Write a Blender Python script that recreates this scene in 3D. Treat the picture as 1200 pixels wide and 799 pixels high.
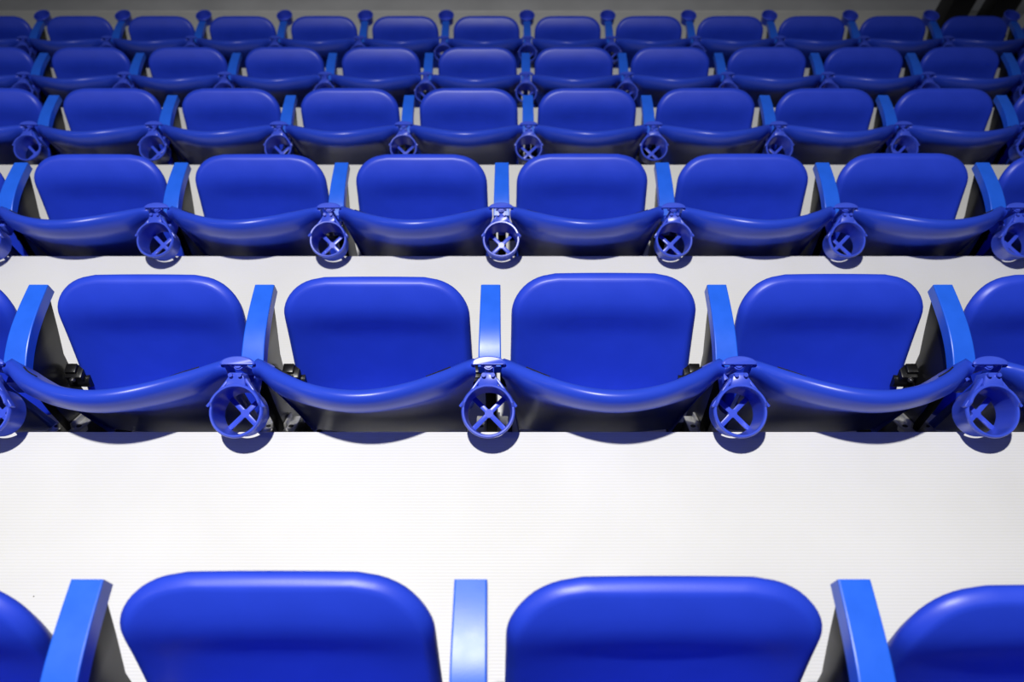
import bpy, bmesh, math, random
from mathutils import Vector, Matrix

for o in list(bpy.data.objects):
    bpy.data.objects.remove(o)
scene = bpy.context.scene
col = scene.collection
R = math.radians
random.seed(4)

# ------------------------------------------------------------------ camera
CAM_Z = 4.40
cam_d = bpy.data.cameras.new('camera')
cam_d.sensor_width = 36.0
cam_d.lens = 28.0
cam_d.clip_start = 0.02
cam_d.dof.use_dof = True
cam_d.dof.focus_distance = 1.72
cam_d.dof.aperture_fstop = 3.2
cam = bpy.data.objects.new('camera', cam_d)
cam.location = (0, 0, CAM_Z)
cam.rotation_euler = (R(30), 0, 0)
col.objects.link(cam)
scene.camera = cam

# ------------------------------------------------------------------ world
w = bpy.data.worlds.new('world')
scene.world = w
w.use_nodes = True
w.node_tree.nodes['Background'].inputs[0].default_value = (0.9, 0.93, 1.0, 1)
w.node_tree.nodes['Background'].inputs[1].default_value = 0.04

# ------------------------------------------------------------------ lamps of the hall
def lamp(name, loc, target, size, power, colour):
    d = bpy.data.lights.new(name, 'AREA')
    d.shape = 'DISK'
    d.size = size
    d.energy = power
    d.color = colour
    o = bpy.data.objects.new(name, d)
    o.location = loc
    o.rotation_euler = (Vector(target) - Vector(loc)).to_track_quat('-Z', 'Y').to_euler()
    col.objects.link(o)
    return o
def spot_lamp(name, loc, target, size, power, angle, colour):
    d = bpy.data.lights.new(name, 'SPOT')
    d.shadow_soft_size = size
    d.energy = power
    d.spot_size = R(angle)
    d.spot_blend = 1.0
    d.color = colour
    o = bpy.data.objects.new(name, d)
    o.location = loc
    o.rotation_euler = (Vector(target) - Vector(loc)).to_track_quat('-Z', 'Y').to_euler()
    col.objects.link(o)
    return o
spot_lamp('hall_spot', (-0.52, 0.93, CAM_Z + 3.1), (-0.50, 1.10, CAM_Z - 2), 0.07, 1090, 90, (1.0, 0.98, 0.94))
lamp('hall_lamp', (-5.0, -0.6, CAM_Z + 2.2), (0, 1.5, CAM_Z - 2), 0.3, 13, (1.0, 0.98, 0.93))

scene.view_settings.view_transform = 'Standard'
scene.view_settings.look = 'None'
scene.view_settings.gamma = 1.0
scene.view_settings.use_curve_mapping = False
scene.view_settings.exposure = 0.0

# ------------------------------------------------------------------ materials
def mat(name, colour, rough=0.4, metal=0.0, spec=0.5, vary=0.0, vscale=8.0, bump=0.0, bscale=600.0):
    m = bpy.data.materials.new(name)
    m.use_nodes = True
    nt = m.node_tree
    b = nt.nodes['Principled BSDF']
    b.inputs['Base Color'].default_value = (*colour, 1)
    b.inputs['Roughness'].default_value = rough
    b.inputs['Metallic'].default_value = metal
    b.inputs['Specular IOR Level'].default_value = spec
    tc = nt.nodes.new('ShaderNodeTexCoord')
    if vary > 0:
        n = nt.nodes.new('ShaderNodeTexNoise')
        n.inputs['Scale'].default_value = vscale
        n.inputs['Detail'].default_value = 4
        nt.links.new(tc.outputs['Object'], n.inputs['Vector'])
        r = nt.nodes.new('ShaderNodeMapRange')
        r.inputs['From Min'].default_value = 0.3
        r.inputs['From Max'].default_value = 0.7
        r.inputs['To Min'].default_value = 1 - vary
        r.inputs['To Max'].default_value = 1 + vary
        nt.links.new(n.outputs['Fac'], r.inputs['Value'])
        mx = nt.nodes.new('ShaderNodeVectorMath')
        mx.operation = 'SCALE'
        mx.inputs[0].default_value = colour
        nt.links.new(r.outputs['Result'], mx.inputs['Scale'])
        nt.links.new(mx.outputs['Vector'], b.inputs['Base Color'])
        r2 = nt.nodes.new('ShaderNodeMapRange')
        r2.inputs['To Min'].default_value = rough * 0.85
        r2.inputs['To Max'].default_value = rough * 1.15
        nt.links.new(n.outputs['Fac'], r2.inputs['Value'])
        nt.links.new(r2.outputs['Result'], b.inputs['Roughness'])
    if bump > 0:
        n2 = nt.nodes.new('ShaderNodeTexNoise')
        n2.inputs['Scale'].default_value = bscale
        n2.inputs['Detail'].default_value = 2
        nt.links.new(tc.outputs['Object'], n2.inputs['Vector'])
        bp = nt.nodes.new('ShaderNodeBump')
        bp.inputs['Strength'].default_value = bump
        bp.inputs['Distance'].default_value = 0.0006
        nt.links.new(n2.outputs['Fac'], bp.inputs['Height'])
        nt.links.new(bp.outputs['Normal'], b.inputs['Normal'])
    return m

M_SEAT = mat('blue_seat_plastic', (0.019, 0.060, 0.68), 0.43, spec=0.6, vary=0.06, vscale=9, bump=0.12)
M_BACK = mat('blue_back_plastic', (0.024, 0.068, 0.64), 0.32, spec=0.38, vary=0.05, vscale=9, bump=0.10)
M_ARM = mat('azure_armrest_plastic', (0.016, 0.125, 0.80), 0.34, spec=0.42, vary=0.05, vscale=30, bump=0.10)
M_CUP = mat('blue_cup_plastic', (0.045, 0.090, 0.68), 0.30, vary=0.04, vscale=30)
M_BLACK = mat('black_coated_steel', (0.007, 0.007, 0.008), 0.30, spec=0.35, vary=0.15, vscale=20)
M_STEEL = mat('grey_galvanised_steel', (0.55, 0.55, 0.53), 0.38, metal=0.6, vary=0.1, vscale=40)
M_BOLT = mat('bolt_steel', (0.35, 0.35, 0.36), 0.3, metal=0.9)
M_HOLE = mat('bolt_hole_black', (0.006, 0.006, 0.006), 0.8)
M_RISER = mat('dark_riser_board', (0.045, 0.046, 0.052), 0.7, vary=0.1, vscale=6)
M_NOSE = mat('pale_nosing', (0.72, 0.72, 0.70), 0.5, vary=0.05, vscale=12)
M_FLOOR = mat('grey_hall_floor', (0.72, 0.73, 0.76), 0.7, vary=0.08, vscale=3)
M_POST = mat('black_padded_vinyl', (0.006, 0.006, 0.007), 0.6, vary=0.2, vscale=15)

def deck_material():
    m = bpy.data.materials.new('ribbed_white_deck')
    m.use_nodes = True
    nt = m.node_tree
    L = nt.links.new
    b = nt.nodes['Principled BSDF']
    b.inputs['Roughness'].default_value = 0.5
    b.inputs['Specular IOR Level'].default_value = 0.35
    tc = nt.nodes.new('ShaderNodeTexCoord')
    # fine ribs that run along the row
    wv = nt.nodes.new('ShaderNodeTexWave')
    wv.bands_direction = 'Y'
    wv.inputs['Scale'].default_value = 50.0
    L(tc.outputs['Object'], wv.inputs['Vector'])
    bp = nt.nodes.new('ShaderNodeBump')
    bp.inputs['Strength'].default_value = 0.18
    bp.inputs['Distance'].default_value = 0.0010
    L(wv.outputs['Fac'], bp.inputs['Height'])
    L(bp.outputs['Normal'], b.inputs['Normal'])
    # uneven wear
    n = nt.nodes.new('ShaderNodeTexNoise')
    n.inputs['Scale'].default_value = 3.0
    n.inputs['Detail'].default_value = 6
    L(tc.outputs['Object'], n.inputs['Vector'])
    rp = nt.nodes.new('ShaderNodeValToRGB')
    rp.color_ramp.elements[0].position = 0.3
    rp.color_ramp.elements[0].color = (0.73, 0.73, 0.715, 1)
    rp.color_ramp.elements[1].position = 0.7
    rp.color_ramp.elements[1].color = (0.80, 0.80, 0.79, 1)
    L(n.outputs['Fac'], rp.inputs['Fac'])
    # groove colour
    mg = nt.nodes.new('ShaderNodeMix')
    mg.data_type = 'RGBA'
    mg.blend_type = 'MULTIPLY'
    gr = nt.nodes.new('ShaderNodeMapRange')
    gr.inputs['To Min'].default_value = 0.10
    gr.inputs['To Max'].default_value = 0.0
    L(wv.outputs['Fac'], gr.inputs['Value'])
    L(gr.outputs['Result'], mg.inputs['Factor'])
    L(rp.outputs['Color'], mg.inputs[6])
    mg.inputs[7].default_value = (0.45, 0.45, 0.44, 1)
    # sparse specks of grit
    v = nt.nodes.new('ShaderNodeTexVoronoi')
    v.inputs['Scale'].default_value = 11.0
    L(tc.outputs['Object'], v.inputs['Vector'])
    lt = nt.nodes.new('ShaderNodeMath')
    lt.operation = 'LESS_THAN'
    lt.inputs[1].default_value = 0.024
    L(v.outputs['Distance'], lt.inputs[0])
    sp = nt.nodes.new('ShaderNodeSeparateColor')
    L(v.outputs['Color'], sp.inputs['Color'])
    g2 = nt.nodes.new('ShaderNodeMath')
    g2.operation = 'GREATER_THAN'
    g2.inputs[1].default_value = 0.62
    L(sp.outputs['Red'], g2.inputs[0])
    mu = nt.nodes.new('ShaderNodeMath')
    mu.operation = 'MULTIPLY'
    L(lt.outputs[0], mu.inputs[0])
    L(g2.outputs[0], mu.inputs[1])
    ms = nt.nodes.new('ShaderNodeMix')
    ms.data_type = 'RGBA'
    L(mu.outputs[0], ms.inputs['Factor'])
    L(mg.outputs[2], ms.inputs[6])
    ms.inputs[7].default_value = (0.22, 0.21, 0.20, 1)
    L(ms.outputs[2], b.inputs['Base Color'])
    return m
M_DECK = deck_material()

# ------------------------------------------------------------------ mesh helpers
def mesh(name, verts, faces, m, smooth=35):
    me = bpy.data.meshes.new(name)
    me.from_pydata([tuple(v) for v in verts], [], faces)
    bm = bmesh.new()
    bm.from_mesh(me)
    bmesh.ops.remove_doubles(bm, verts=bm.verts, dist=1e-6)
    bmesh.ops.recalc_face_normals(bm, faces=bm.faces)
    bm.to_mesh(me)
    bm.free()
    if smooth:
        me.shade_smooth()
        me.set_sharp_from_angle(angle=R(smooth))
    me.materials.append(m)
    return me

def bm_mesh(name, bm, m, smooth=35):
    bmesh.ops.recalc_face_normals(bm, faces=bm.faces)
    me = bpy.data.meshes.new(name)
    bm.to_mesh(me)
    bm.free()
    if smooth:
        me.shade_smooth()
        me.set_sharp_from_angle(angle=R(smooth))
    me.materials.append(m)
    return me

def add_box(bm, c, s, bev=0.0, rot=None):
    r = bmesh.ops.create_cube(bm, size=1.0)
    vs = r['verts']
    bmesh.ops.scale(bm, vec=Vector(s), verts=vs)
    if bev > 0:
        es = list({e for v in vs for e in v.link_edges})
        rb = bmesh.ops.bevel(bm, geom=es, offset=bev, segments=2, profile=0.5, affect='EDGES')
        vs = list({v for f in rb['faces'] for v in f.verts} | {v for v in vs if v.is_valid})
    if rot is not None:
        bmesh.ops.rotate(bm, cent=(0, 0, 0), matrix=rot, verts=vs)
    bmesh.ops.translate(bm, vec=Vector(c), verts=vs)

def add_cyl(bm, a, b, r1, r2=None, n=16):
    a, b = Vector(a), Vector(b)
    d = b - a
    r = bmesh.ops.create_cone(bm, cap_ends=True, segments=n, radius1=r1, radius2=r1 if r2 is None else r2, depth=d.length)
    q = d.to_track_quat('Z', 'Y').to_matrix()
    bmesh.ops.rotate(bm, cent=(0, 0, 0), matrix=q, verts=r['verts'])
    bmesh.ops.translate(bm, vec=(a + b) / 2, verts=r['verts'])

def prism_x(bm, poly, x0, x1, bev=0.0):
    """polygon given in (y, z), extruded from x0 to x1"""
    v0 = [bm.verts.new((x0, y, z)) for y, z in poly]
    v1 = [bm.verts.new((x1, y, z)) for y, z in poly]
    n = len(poly)
    fs = [bm.faces.new(v0), bm.faces.new(v1[::-1])]
    for i in range(n):
        fs.append(bm.faces.new((v0[i], v1[i], v1[(i + 1) % n], v0[(i + 1) % n])))
    if bev > 0:
        es = list({e for f in fs[:2] for e in f.edges})
        bmesh.ops.bevel(bm, geom=es, offset=bev, segments=2, profile=0.5, affect='EDGES')

def sub(name, me, parent):
    o = bpy.data.objects.new(name, me)
    col.objects.link(o)
    o.parent = parent
    return o

def empty(name, loc):
    o = bpy.data.objects.new(name, None)
    o.empty_display_size = 0.1
    o.location = loc
    col.objects.link(o)
    return o

def tag(o, label, cat, group=None):
    o['label'] = label
    o['category'] = cat
    if group:
        o['group'] = group

def catmull(pts, n):
    out = []
    for i in range(len(pts) - 1):
        p0 = pts[max(i - 1, 0)]; p1 = pts[i]; p2 = pts[i + 1]; p3 = pts[min(i + 2, len(pts) - 1)]
        for k in range(n):
            t = k / n
            out.append(tuple(0.5 * ((2 * b) + (-a + c) * t + (2 * a - 5 * b + 4 * c - d) * t * t + (-a + 3 * b - 3 * c + d) * t ** 3)
                             for a, b, c, d in zip(p0, p1, p2, p3)))
    out.append(tuple(pts[-1]))
    return out

# ------------------------------------------------------------------ layout of the stand
# every row is measured at the front end of its armrests: (forward, below the camera)
H_ARM = 0.490
P = 0.52
#        y      z       pitch  x of middle armrest   back edge behind armrest front   armrests either side
ROWS = [
    (0.2602, -1.0962, 0.520, -0.0559, 0.337, 1, 'sixth'),
    (1.0277, -1.5209, 0.520, -0.0490, 0.337, 2, 'fifth'),
    (1.7930, -1.9480, 0.520, -0.0327, 0.326, 3, 'fourth'),
    (2.6410, -2.4500, 0.512, 0.0683, 0.407, 4, 'third'),
    (3.4948, -2.9446, 0.520, 0.0737, 0.413, 5, 'second'),
    (4.3250, -3.3950, 0.520, 0.0966, 0.385, 6, 'front'),
]
XE = 5.2
terrace = empty('terrace', (0, 0, 0))
terrace['kind'] = 'structure'
terrace['label'] = 'stepped white ribbed deck that carries the rows of blue seats'

def slab(name, y0, y1, z0, z1, m, parent, bev=0.004):
    bm = bmesh.new()
    add_box(bm, (0, (y0 + y1) / 2, (z0 + z1) / 2), (2 * XE, y1 - y0, z1 - z0), bev)
    return sub(name, bm_mesh(name, bm, m, 30), parent)

edges = [r[0] - r[4] for r in ROWS] + [5.055]
# the deck behind the sixth row, where the photographer stands
tz = [-1.0962 - H_ARM + 0.425] + [r[1] - H_ARM for r in ROWS]
ey = [edges[0] - 0.77] + edges
for i, z in enumerate(tz):
    z += CAM_Z
    slab('deck', ey[i], ey[i + 1], z - 0.045, z, M_DECK, terrace)
    lower = (tz[i + 1] + CAM_Z) if i + 1 < len(tz) else 0.0
    slab('riser', ey[i + 1] - 0.05, ey[i + 1] - 0.02, lower - 0.04 if i + 1 < len(tz) else 0.0, z - 0.045, M_RISER, terrace, 0.0)
zF = tz[-1] + CAM_Z
slab('nosing', 5.055, 5.070, zF - 0.05, zF + 0.001, M_NOSE, terrace, 0.002)

bm = bmesh.new()
add_box(bm, (0, 5.0, -0.05), (16, 14, 0.1), 0.0)
fl = sub('floor', bm_mesh('floor', bm, M_FLOOR, 0), None)
fl['kind'] = 'structure'
fl['label'] = 'dull grey hall floor beyond the front row'

# ------------------------------------------------------------------ seat meshes (origin on the deck under the armrest fronts)
def up(y, z):
    return y, z + H_ARM

# --- backrest: curved shell with a rolled lip
W_TOP = 0.222
def lip_frame(u):
    """inner lip edge (y, z) at u in -1..1"""
    a = abs(u)
    s = a * a * (1.22 - 0.22 * a * a)
    return -0.335 + 0.096 * s, 0.125 - 0.064 * a ** 2.2

PROFILE = [  # (outward, down from the lip edge), inner face first
    (-0.020, -0.46), (-0.014, -0.30), (-0.009, -0.16), (-0.006, -0.06), (-0.006, -0.022), (-0.004, -0.006), (0.002, -0.001),
    (0.011, -0.001), (0.020, -0.006), (0.028, -0.016), (0.0335, -0.031), (0.038, -0.049), (0.037, -0.070),
    (0.031, -0.095), (0.025, -0.125), (0.016, -0.17), (0.003, -0.30), (-0.006, -0.45), (-0.013, -0.465)]

def back_point(u, k, shrink=1.0):
    d, dz = PROFILE[k]
    a = abs(u)
    q = max(0.0, min(1.0, (a - 0.74) / 0.26))
    thin = 1 - 0.42 * q * q * (3 - 2 * q)      # the lip thins out towards its ends
    d = d * thin if d > 0 else d
    if k in (3, 4, 5):                         # the wings carry a broader inner flange
        q2 = max(0.0, min(1.0, (a - 0.45) / 0.45)); q2 = q2 * q2 * (3 - 2 * q2)
        d -= (0.016, 0.017, 0.004)[k - 3] * q2
        dz -= (0.012, 0.008, 0.001)[k - 3] * q2
    if 3 < k < len(PROFILE) - 4:
        dz *= thin
    ly, lz = lip_frame(u)
    depth = -dz / 0.46                       # 0 at the lip, 1 at the lower edge
    yb = -0.245 + 0.014 * a * a              # lower edge is nearly straight
    base = ly + (yb + 0.02 - ly) * (1 - (1 - min(1.0, max(depth, 0))) ** 1.5)
    dm = 0.010 + (d - 0.010) * shrink
    # plan normal of the lip curve turns the lip outwards at the wings
    du = 0.01
    y2, _ = lip_frame(min(1, a + du)); y1, _ = lip_frame(max(0, a - du))
    slope = (y2 - y1) / ((min(1, a + du) - max(0, a - du)) * W_TOP)
    nl = math.sqrt(1 + slope * slope)
    nx, ny = slope / nl, -1 / nl
    k2 = max(0.0, 1 - depth * 2.0)
    x = u * (W_TOP - 0.036 * max(depth, 0) - 0.010 * (1 - shrink))
    x += math.copysign(dm * nx * k2 * 0.6, u)
    y = base + dm * (ny * k2 - (1 - k2))
    low = lz - 0.02 + 0.45 * (0 if depth > 0.2 else 0)
    ztop = lz + dz * (1 - 0.0) * (0.40 + lz) / 0.50
    if shrink < 1:
        ztop -= 0.006 * (1 - shrink) * (1 - depth)
    return x, y, ztop + H_ARM

def build_backrest():
    us = [-1 + 2 * i / 40 for i in range(41)]
    verts, faces = [], []
    n = len(PROFILE)
    cols = []
    for i, u in enumerate(us):
        cols.append([back_point(u, k) for k in range(n)])
    # rounded ends
    for sgn, front in ((-1, True), (1, False)):
        extra = []
        for shrink, dx in ((0.86, 0.005), (0.55, 0.0085), (0.15, 0.0095)):
            c = []
            for k in range(n):
                x, y, z = back_point(sgn * 1.0, k, shrink)
                c.append((x + sgn * dx * 0.9 + sgn * 0.004, y, z))
            extra.append(c)
        if front:
            cols = extra[::-1] + cols
        else:
            cols = cols + extra
    for c in cols:
        verts += c
    m = len(cols)
    for i in range(m - 1):
        for k in range(n):
            a = i * n + k; b = i * n + (k + 1) % n
            faces.append((a, b, b + n, a + n))
    faces.append(tuple(range(n)))
    faces.append(tuple(range((m - 1) * n, m * n))[::-1])
    return mesh('backrest', verts, faces, M_BACK, 50)
ME_BACK = build_backrest()

def build_slot(sgn):
    """moulded slit on the inner side of a backrest wing"""
    bm = bmesh.new()
    pts = []
    for i in range(9):
        u = sgn * (0.60 + 0.20 * i / 8)
        a = Vector(back_point(u, 4)); b = Vector(back_point(u, 5))
        t = 0.30 + 0.22 * math.sin(math.pi * i / 8)
        p = a.lerp(b, t) + Vector((0, 0.0002, 0.0008))
        pts.append(p)
    for i in range(8):
        add_cyl(bm, pts[i], pts[i + 1], 0.0018, n=6)
    return bm_mesh('slot', bm, M_HOLE, 60)
ME_SLOT = {s: build_slot(s) for s in (-1, 1)}

# --- seat pan, tipped up: a dished panel bent along its length
PAN_PROFILE = catmull([(-0.008, 0.050), (-0.026, 0.034), (-0.044, 0.016), (-0.060, -0.004), (-0.074, -0.030), (-0.092, -0.072),
                       (-0.125, -0.150), (-0.161, -0.232), (-0.198, -0.312)], 8)
_len = [0.0]
for i in range(1, len(PAN_PROFILE)):
    a, b = PAN_PROFILE[i - 1], PAN_PROFILE[i]
    _len.append(_len[-1] + math.hypot(b[0] - a[0], b[1] - a[1]))
PAN_L = _len[-1]
def pan_at(s):
    s = max(0.0, min(PAN_L, s))
    for i in range(1, len(_len)):
        if s <= _len[i] or i == len(_len) - 1:
            t = (s - _len[i - 1]) / (_len[i] - _len[i - 1])
            a, b = PAN_PROFILE[i - 1], PAN_PROFILE[i]
            ty, tz_ = b[0] - a[0], b[1] - a[1]
            l = math.hypot(ty, tz_)
            # normal of the sitting side (up and back)
            return a[0] + (b[0] - a[0]) * t, a[1] + (b[1] - a[1]) * t, tz_ / l, -ty / l
PIV = (-0.132, -0.168)

def dishramp(s):
    a = max(0.0, min(1.0, (s - 0.075) / 0.09)); a = a * a * (3 - 2 * a)
    b = max(0.0, min(1.0, (PAN_L - s) / 0.12)); b = b * b * (3 - 2 * b)
    return a * b

def pan_outline(N=72):
    pts = []
    hw, L = 0.2125, PAN_L
    rt, rb = 0.100, 0.05
    def side(s):       # half width along the pan
        return hw + 0.006 * max(0.0, (s - 0.10) / (L - 0.10)) ** 1.2
    # right side tip corner, going from the middle of the tip to the right side and down, then round
    half = []
    for i in range(9):
        x = (hw - rt) * i / 8
        half.append((x, 0.004 * (x / hw) ** 2))
    for i in range(1, 13):
        a = math.pi / 2 * i / 12
        e = 0.94
        half.append((hw - rt + rt * math.sin(a) ** e, 0.003 + rt * 1.05 * (1 - math.cos(a) ** e)))
    for i in range(1, 12):
        s = 0.003 + rt * 1.05 + (L - rb - rt * 1.05 - 0.003) * i / 11
        half.append((side(s), s))
    hb = side(L)
    for i in range(1, 9):
        a = math.pi / 2 * i / 8
        half.append((hb - rb + rb * math.cos(a), L - rb + rb * math.sin(a)))
    for i in range(1, 6):
        half.append(((hb - rb) * (1 - i / 5), L))
    return half + [(-x, s) for x, s in half[-2:0:-1]]

def build_pan():
    out = pan_outline()
    n = len(out)
    c0 = (0.0, PAN_L * 0.5)
    TH = 0.028
    rings = []
    def ring(inset, off, dish):
        r = []
        for x, s in out:
            dx, ds = c0[0] - x, c0[1] - s
            l = math.hypot(dx, ds)
            k = min(1.0, inset / l)
            x2, s2 = x + dx * k, s + ds * k
            y, z, ny, nz = pan_at(s2)
            # the last stretch past the tip keeps the normal
            o = off - dish * (1 - (x2 / 0.22) ** 2) * dishramp(s2)
            r.append((x2, y + ny * o, z + nz * o + H_ARM))
        return r
    def frac(f, off, dish):
        r = []
        for x, s in out:
            x2, s2 = x * f, c0[1] + (s - c0[1]) * f
            y, z, ny, nz = pan_at(s2)
            o = off - dish * (1 - (x2 / 0.22) ** 2) * dishramp(s2)
            r.append((x2, y + ny * o, z + nz * o + H_ARM))
        return r
    D = 0.016
    for f in (0.10, 0.22, 0.34, 0.46, 0.58, 0.68, 0.77):
        rings.append(frac(f, 0.0, D))
    rings.append(ring(0.034, 0.0, D))
    rings.append(ring(0.022, 0.0, D))
    rings.append(ring(0.0150, -0.0002, D))
    rings.append(ring(0.0115, -0.0020, D))
    rings.append(ring(0.006, -0.0062, D))
    rings.append(ring(0.002, -0.0112, D))
    rings.append(ring(0.0, -0.016, D))
    rings.append(ring(0.001, -0.022, D))
    rings.append(ring(0.007, -TH, D))
    rings.append(ring(0.03, -TH - 0.004, D))
    for f in (0.66, 0.40, 0.12):
        rings.append(frac(f, -TH - 0.008, D))
    verts = [v for r in rings for v in r]
    faces = []
    for j in range(len(rings) - 1):
        for i in range(n):
            a = j * n + i; b = j * n + (i + 1) % n
            faces.append((a, b, b + n, a + n))
    faces.append(tuple(range(n))[::-1])
    faces.append(tuple(range((len(rings) - 1) * n, len(rings) * n)))
    # make the pivot the origin, so that each pan can tip on its own
    verts = [(x, y - PIV[0], z - PIV[1] - H_ARM) for x, y, z in verts]
    return mesh('seat_pan', verts, faces, M_SEAT, 60)
ME_PAN = build_pan()

def build_hinge(sgn):
    bm = bmesh.new()
    y, z = PIV[0] - 0.004, PIV[1] + H_ARM - 0.022
    add_box(bm, (sgn * 0.2195, y, z), (0.040, 0.036, 0.046), 0.004)
    add_box(bm, (sgn * 0.2255, y + 0.004, z + 0.026), (0.026, 0.024, 0.012), 0.002)
    add_cyl(bm, (sgn * 0.190, y - 0.006, z - 0.012), (sgn * 0.2395, y - 0.006, z - 0.012), 0.017)
    return bm_mesh('hinge', bm, M_BLACK, 35)
ME_HINGE = {s: build_hinge(s) for s in (-1, 1)}
def build_hinge_bolt(sgn):
    bm = bmesh.new()
    y, z = PIV[0] - 0.022, PIV[1] + H_ARM - 0.008
    add_cyl(bm, (sgn * 0.222, y, z), (sgn * 0.222, y - 0.004, z + 0.002), 0.0065, n=6)
    add_cyl(bm, (sgn * 0.222, y - 0.004, z + 0.002), (sgn * 0.222, y - 0.006, z + 0.003), 0.003, n=8)
    return bm_mesh('bolt', bm, M_BOLT, 30)
ME_HBOLT = {s: build_hinge_bolt(s) for s in (-1, 1)}

# --- armrest stand -----------------------------------------------------------
def build_armrest():
    top = catmull([(0.0, 0.0), (-0.04, 0.0040), (-0.08, 0.0064), (-0.12, 0.0058), (-0.155, 0.0008), (-0.183, -0.0070), (-0.205, -0.0155)], 4)
    n = len(top)
    bm = bmesh.new()
    rows = []
    for i, (y, z) in enumerate(top):
        t = i / (n - 1)
        hw = 0.0224 + 0.0030 * t
        th = 0.030
        bv = 0.0025
        z += H_ARM
        ring = [(-hw + bv, y, z), (hw - bv, y, z), (hw - 0.0007, y, z - 0.0007), (hw, y, z - bv), (hw, y, z - th), (-hw, y, z - th), (-hw, y, z - bv),
                (-hw + 0.0007, y, z - 0.0007)]
        rows.append([bm.verts.new(p) for p in ring])
    for a, b in zip(rows[:-1], rows[1:]):
        for k in range(8):
            bm.faces.new((a[k], a[(k + 1) % 8], b[(k + 1) % 8], b[k]))
    bm.faces.new(rows[0][::-1])
    bm.faces.new(rows[-1])
    return bm_mesh('armrest', bm, M_ARM, 14)
ME_ARM = build_armrest()

def build_panel():
    bm = bmesh.new()
    poly = [up(*p) for p in [(-0.006, -0.0295), (-0.055, -0.095), (-0.10, -0.150), (-0.130, -0.236), (-0.145, -0.36), (-0.15, -0.477),
                             (-0.245, -0.477), (-0.245, -0.40), (-0.225, -0.20), (-0.205, -0.07), (-0.17, -0.055), (-0.10, -0.034)]]
    prism_x(bm, poly, -0.0125, 0.0125, 0.002)
    add_box(bm, (0, -0.195, 0.0065), (0.10, 0.13, 0.013), 0.003)
    return bm_mesh('side_panel', bm, M_BLACK, 30)
ME_PANEL = build_panel()

def build_strap(sgn):
    """pale steel strap bolted beside the panel"""
    bm = bmesh.new()
    rot = Matrix.Rotation(R(-38), 3, 'X')
    add_box(bm, (sgn * 0.026, -0.224, H_ARM - 0.285), (0.026, 0.085, 0.006), 0.0015, rot)
    add_box(bm, (sgn * 0.0160, -0.224, H_ARM - 0.295), (0.006, 0.06, 0.05), 0.0015, rot)
    return bm_mesh('strap', bm, M_STEEL, 30)
ME_STRAP = {s: build_strap(s) for s in (-1, 1)}
def build_strap_bolt(sgn):
    bm = bmesh.new()
    n = Vector((0, -math.sin(R(38)), math.cos(R(38))))
    n = Matrix.Rotation(R(-38), 3, 'X') @ Vector((0, 0, 1))
    t = Matrix.Rotation(R(-38), 3, 'X') @ Vector((0, 1, 0))
    c = Vector((sgn * 0.027, -0.224, H_ARM - 0.285)) - t * 0.012
    add_cyl(bm, c, c + n * 0.0042, 0.0065, n=10)
    return bm_mesh('bolt', bm, M_HOLE, 30)
ME_SBOLT = {s: build_strap_bolt(s) for s in (-1, 1)}

REC = R(17)                                       # the holder leans back with the backrests
def lean(y, z):                                   # along the leaning axis, z upwards
    return y - math.sin(REC) * z, math.cos(REC) * z
def build_post():
    bm = bmesh.new()
    t = (-0.243, 0.066 + H_ARM)
    for h0, h1, r in ((0.0, -0.11, 0.0082), (-0.004, -0.012, 0.011)):
        a = (0, t[0] - math.sin(REC) * h0, t[1] + math.cos(REC) * h0)
        b = (0, t[0] - math.sin(REC) * h1, t[1] + math.cos(REC) * h1)
        add_cyl(bm, a, b, r, n=14)
    # foot of the post that runs into the panel
    add_box(bm, (0, -0.218, H_ARM - 0.045), (0.020, 0.05, 0.05), 0.003)
    return bm_mesh('post', bm, M_CUP, 40)
ME_POST = build_post()

def build_cap():
    """half-moon plate on top of the post"""
    bm = bmesh.new()
    n = 20
    pts = []
    for i in range(n + 1):
        a = math.pi * i / n
        pts.append((0.0365 * math.cos(a), 0.017 * math.sin(a)))
    pts += [(-0.034, -0.0015), (0.034, -0.0015)]
    v0 = [bm.verts.new((x, y, 0.0)) for x, y in pts]
    v1 = [bm.verts.new((x, y, 0.0045)) for x, y in pts]
    v2 = [bm.verts.new((x * 0.90, y * 0.86, 0.0068)) for x, y in pts]
    m = len(pts)
    bm.faces.new(v0[::-1]); bm.faces.new(v2)
    for A, B in ((v0, v1), (v1, v2)):
        for i in range(m):
            bm.faces.new((A[i], A[(i + 1) % m], B[(i + 1) % m], B[i]))
    for x in (-0.013, 0.013):
        add_box(bm, (x, 0.001, -0.006), (0.006, 0.008, 0.012), 0.001)
    bmesh.ops.rotate(bm, cent=(0, 0, 0), matrix=Matrix.Rotation(R(11), 3, 'X'), verts=bm.verts)
    bmesh.ops.translate(bm, vec=(0, -0.244, H_ARM + 0.066), verts=bm.verts)
    return bm_mesh('cap_plate', bm, M_CUP, 35)
ME_CAP = build_cap()

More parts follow.
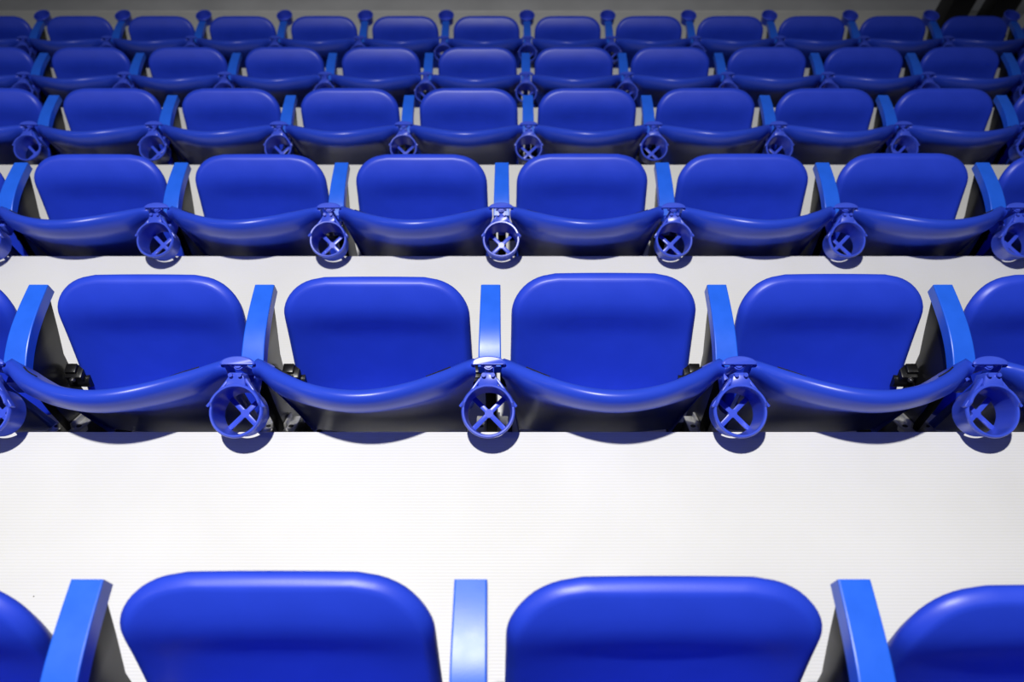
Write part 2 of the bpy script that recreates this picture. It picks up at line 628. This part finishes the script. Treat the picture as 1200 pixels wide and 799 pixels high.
CUP_R = 0.0525
def build_cup(yoke):
    """cup holder around its own axis, mouth at z = 0, rear (seat) side at +y"""
    bm = bmesh.new()
    n = 40
    H = 0.068
    def raised(a):                     # seat side of the mouth stands higher
        s = math.sin(a)
        if not yoke:
            return 0.0
        return 0.010 * min(1.0, max(0.0, (s - 0.16) / 0.06))
    rings = []
    spec = [(CUP_R - 0.0036, -H, 0), (CUP_R - 0.0036, -H + 0.004, 0), (CUP_R + 0.0002, -0.014, 0), (CUP_R + 0.0026, -0.009, 0), (CUP_R + 0.0036, -0.005, 1),
            (CUP_R + 0.0022, -0.0006, 1), (CUP_R + 0.0006, 0.0006, 1), (CUP_R - 0.0024, 0.0004, 1), (CUP_R - 0.0040, -0.0025, 1), (CUP_R - 0.0036, -0.010, 0), (CUP_R - 0.0075, -H + 0.004, 0),
            (CUP_R - 0.0075, -H, 0)]
    for r, z, up_ in spec:
        rings.append([bm.verts.new((r * math.cos(2 * math.pi * i / n), r * math.sin(2 * math.pi * i / n), z + up_ * raised(2 * math.pi * i / n))) for i in range(n)])
    m = len(rings)
    for j in range(m):
        A, B = rings[j], rings[(j + 1) % m]
        for i in range(n):
            bm.faces.new((A[i], A[(i + 1) % n], B[(i + 1) % n], B[i]))
    if not yoke:                       # closed bottom
        add_cyl(bm, (0, 0, -H), (0, 0, -H + 0.004), CUP_R - 0.005, n=n)
        bmesh.ops.scale(bm, vec=Vector((0.90, 0.90, 0.80)), verts=bm.verts)
    if yoke:
        for s in (-1, 1):
            # tangent arm from the clamp block to the side of the mouth
            a = Vector((s * 0.018, CUP_R + 0.012, -0.004)); b = Vector((s * (CUP_R + 0.0045), 0.010, -0.006))
            d = b - a
            rot = Matrix.Rotation(math.atan2(d.y, d.x), 3, 'Z')
            add_box(bm, (a + b) / 2, (d.length + 0.004, 0.006, 0.018), 0.0015, rot)
    return bm_mesh('cup_holder', bm, M_CUP, 40)
ME_CUP = build_cup(True)
ME_CUP_FRONT = build_cup(False)

def build_cross():
    bm = bmesh.new()
    H = 0.064
    for a in (45, 135):
        rot = Matrix.Rotation(R(a), 3, 'Z')
        add_box(bm, (0, 0, -H), (2 * CUP_R - 0.012, 0.0108, 0.006), 0.0012, rot)
    add_cyl(bm, (0, 0, -H - 0.003), (0, 0, -H + 0.0035), 0.0100, 0.0090, n=20)
    return bm_mesh('base_cross', bm, M_CUP, 35)
ME_CROSS = build_cross()

def build_clamp():
    """block that ties the cup to the post, in the cup's own frame"""
    bm = bmesh.new()
    poly = [(-0.0215, CUP_R - 0.004), (-0.018, CUP_R + 0.012), (-0.0125, CUP_R + 0.026), (0.0125, CUP_R + 0.026), (0.018, CUP_R + 0.012), (0.0215, CUP_R - 0.004)]
    v0 = [bm.verts.new((x, y, -0.030)) for x, y in poly]
    v1 = [bm.verts.new((x, y, 0.010)) for x, y in poly]
    bm.faces.new(v0); bm.faces.new(v1[::-1])
    for i in range(6):
        bm.faces.new((v0[i], v1[i], v1[(i + 1) % 6], v0[(i + 1) % 6]))
    bmesh.ops.bevel(bm, geom=list(bm.edges), offset=0.002, segments=2, profile=0.5, affect='EDGES')
    for x in (-0.0095, 0.0095):
        add_cyl(bm, (x, CUP_R + 0.020, 0.006), (x, CUP_R + 0.020, 0.018), 0.0045, n=10)
    return bm_mesh('clamp', bm, M_CUP, 35)
ME_CLAMP = build_clamp()

# ------------------------------------------------------------------ assemble one seat and one stand, then copy them
def make_seat():
    t = empty('stadium_seat', (0, 0, 0))
    b = sub('backrest', ME_BACK, t)
    for s in (-1, 1):
        sub('slot', ME_SLOT[s], b)
    p = sub('seat_pan', ME_PAN, t)
    p.location = (0, PIV[0], PIV[1] + H_ARM)
    for s in (-1, 1):
        h = sub('hinge', ME_HINGE[s], t)
        h['label'] = 'black hinge'
        sub('bolt', ME_HBOLT[s], h)
    return t

def make_stand():
    t = empty('armrest_stand', (0, 0, 0))
    sub('armrest', ME_ARM, t)
    p = sub('side_panel', ME_PANEL, t)
    p['label'] = 'black side panel'
    for s in (-1, 1):
        sub('bolt', ME_SBOLT[s], p)
        st = sub('strap', ME_STRAP[s], p)
        st['label'] = 'pale steel strap'
    sub('post', ME_POST, t)
    sub('cap_plate', ME_CAP, t)
    c = sub('cup_holder', ME_CUP, t)
    c.location = (0, -0.333, H_ARM + 0.030)
    c.rotation_euler = (R(20), 0, 0)
    sub('base_cross', ME_CROSS, c)
    sub('clamp', ME_CLAMP, c)
    return t

def copy_tree(o, parent=None):
    c = o.copy()
    col.objects.link(c)
    c.parent = parent
    for ch in o.children:
        copy_tree(ch, c)
    return c

seat0, stand0 = make_seat(), make_stand()
first = {'seat': True, 'stand': True}
def new(kind):
    src = seat0 if kind == 'seat' else stand0
    if first[kind]:
        first[kind] = False
        return src
    return None

PLACE = {
    'sixth': 'in the sixth row up from the grey floor',
    'fifth': 'in the fifth row up from the grey floor',
    'fourth': 'in the fourth row up from the grey floor',
    'third': 'in the third row up from the grey floor',
    'second': 'in the second row up from the grey floor',
    'front': 'in the front row beside the grey floor',
}
# how far single pans are tipped from the common angle (degrees), by row and seat
TIP = {
    ('sixth', -2): 4.5, ('sixth', -1): 0.8, ('sixth', 0): 3.0, ('sixth', 1): 6.5,
    ('fifth', -2): 0.0, ('fifth', -1): 3.0, ('fifth', 0): -2.2, ('fifth', 1): -0.6, ('fifth', 2): 0.0,
}
TIP[('fourth', 2)] = -2.4
SINGLE = {
    ('fifth', 0): 'blue seat in the fifth row up whose pan stands highest, least tipped back',
    ('fourth', 2): 'blue seat in the fourth row up whose pan stands highest of that row',
    ('sixth', 1): 'blue seat in the sixth row up whose pan is tipped furthest back',
    ('front', 5): 'blue front row seat right behind the two black posts',
}
used_seat = used_stand = False
for (y, z, p, x0, eb, N, rn) in ROWS:
    zb = z - H_ARM + CAM_Z
    E = N + 2
    for k in range(-E, E):
        if not used_seat:
            s = seat0; used_seat = True
        else:
            s = copy_tree(seat0)
        s.location = (x0 + (k + 0.5) * p, y, zb)
        tag(s, 'blue plastic tip-up stadium seat ' + PLACE[rn], 'seat', 'blue seats ' + PLACE[rn])
        if (rn, k) in SINGLE:
            s['label'] = SINGLE[(rn, k)]
        a = TIP.get((rn, k), random.uniform(-1.2, 1.4))
        for ch in s.children:
            if ch.data == ME_PAN:
                ch.rotation_euler = (R(a), 0, 0)
    for k in range(-E, E + 1):
        if not used_stand:
            s = stand0; used_stand = True
        else:
            s = copy_tree(stand0)
        s.location = (x0 + k * p, y, zb)
        tag(s, 'azure armrest with rear cup holder ' + PLACE[rn], 'armrest', 'armrests ' + PLACE[rn])
        if rn == 'front':
            c = sub('cup_holder', ME_CUP_FRONT, s)
            c.location = (0, 0.0495, H_ARM + 0.010)

# ------------------------------------------------------------------ black posts in front of the last seats
def build_padded_post():
    bm = bmesh.new()
    add_box(bm, (0, 0, 0.58), (0.178, 0.17, 1.10), 0.035)
    return bm_mesh('padding', bm, M_POST, 40)
def build_post_foot():
    bm = bmesh.new()
    add_box(bm, (0, 0, 0.015), (0.215, 0.205, 0.03), 0.006)
    return bm_mesh('foot_plate', bm, M_BLACK, 30)
ME_PAD, ME_FOOT = build_padded_post(), build_post_foot()
for x in (3.13, 3.445):
    t = empty('padded_post', (x, 4.86, zF))
    sub('padding', ME_PAD, t)
    sub('foot_plate', ME_FOOT, t)
    tag(t, 'black padded post standing in front of the front row of seats', 'post', 'black posts by the front row')
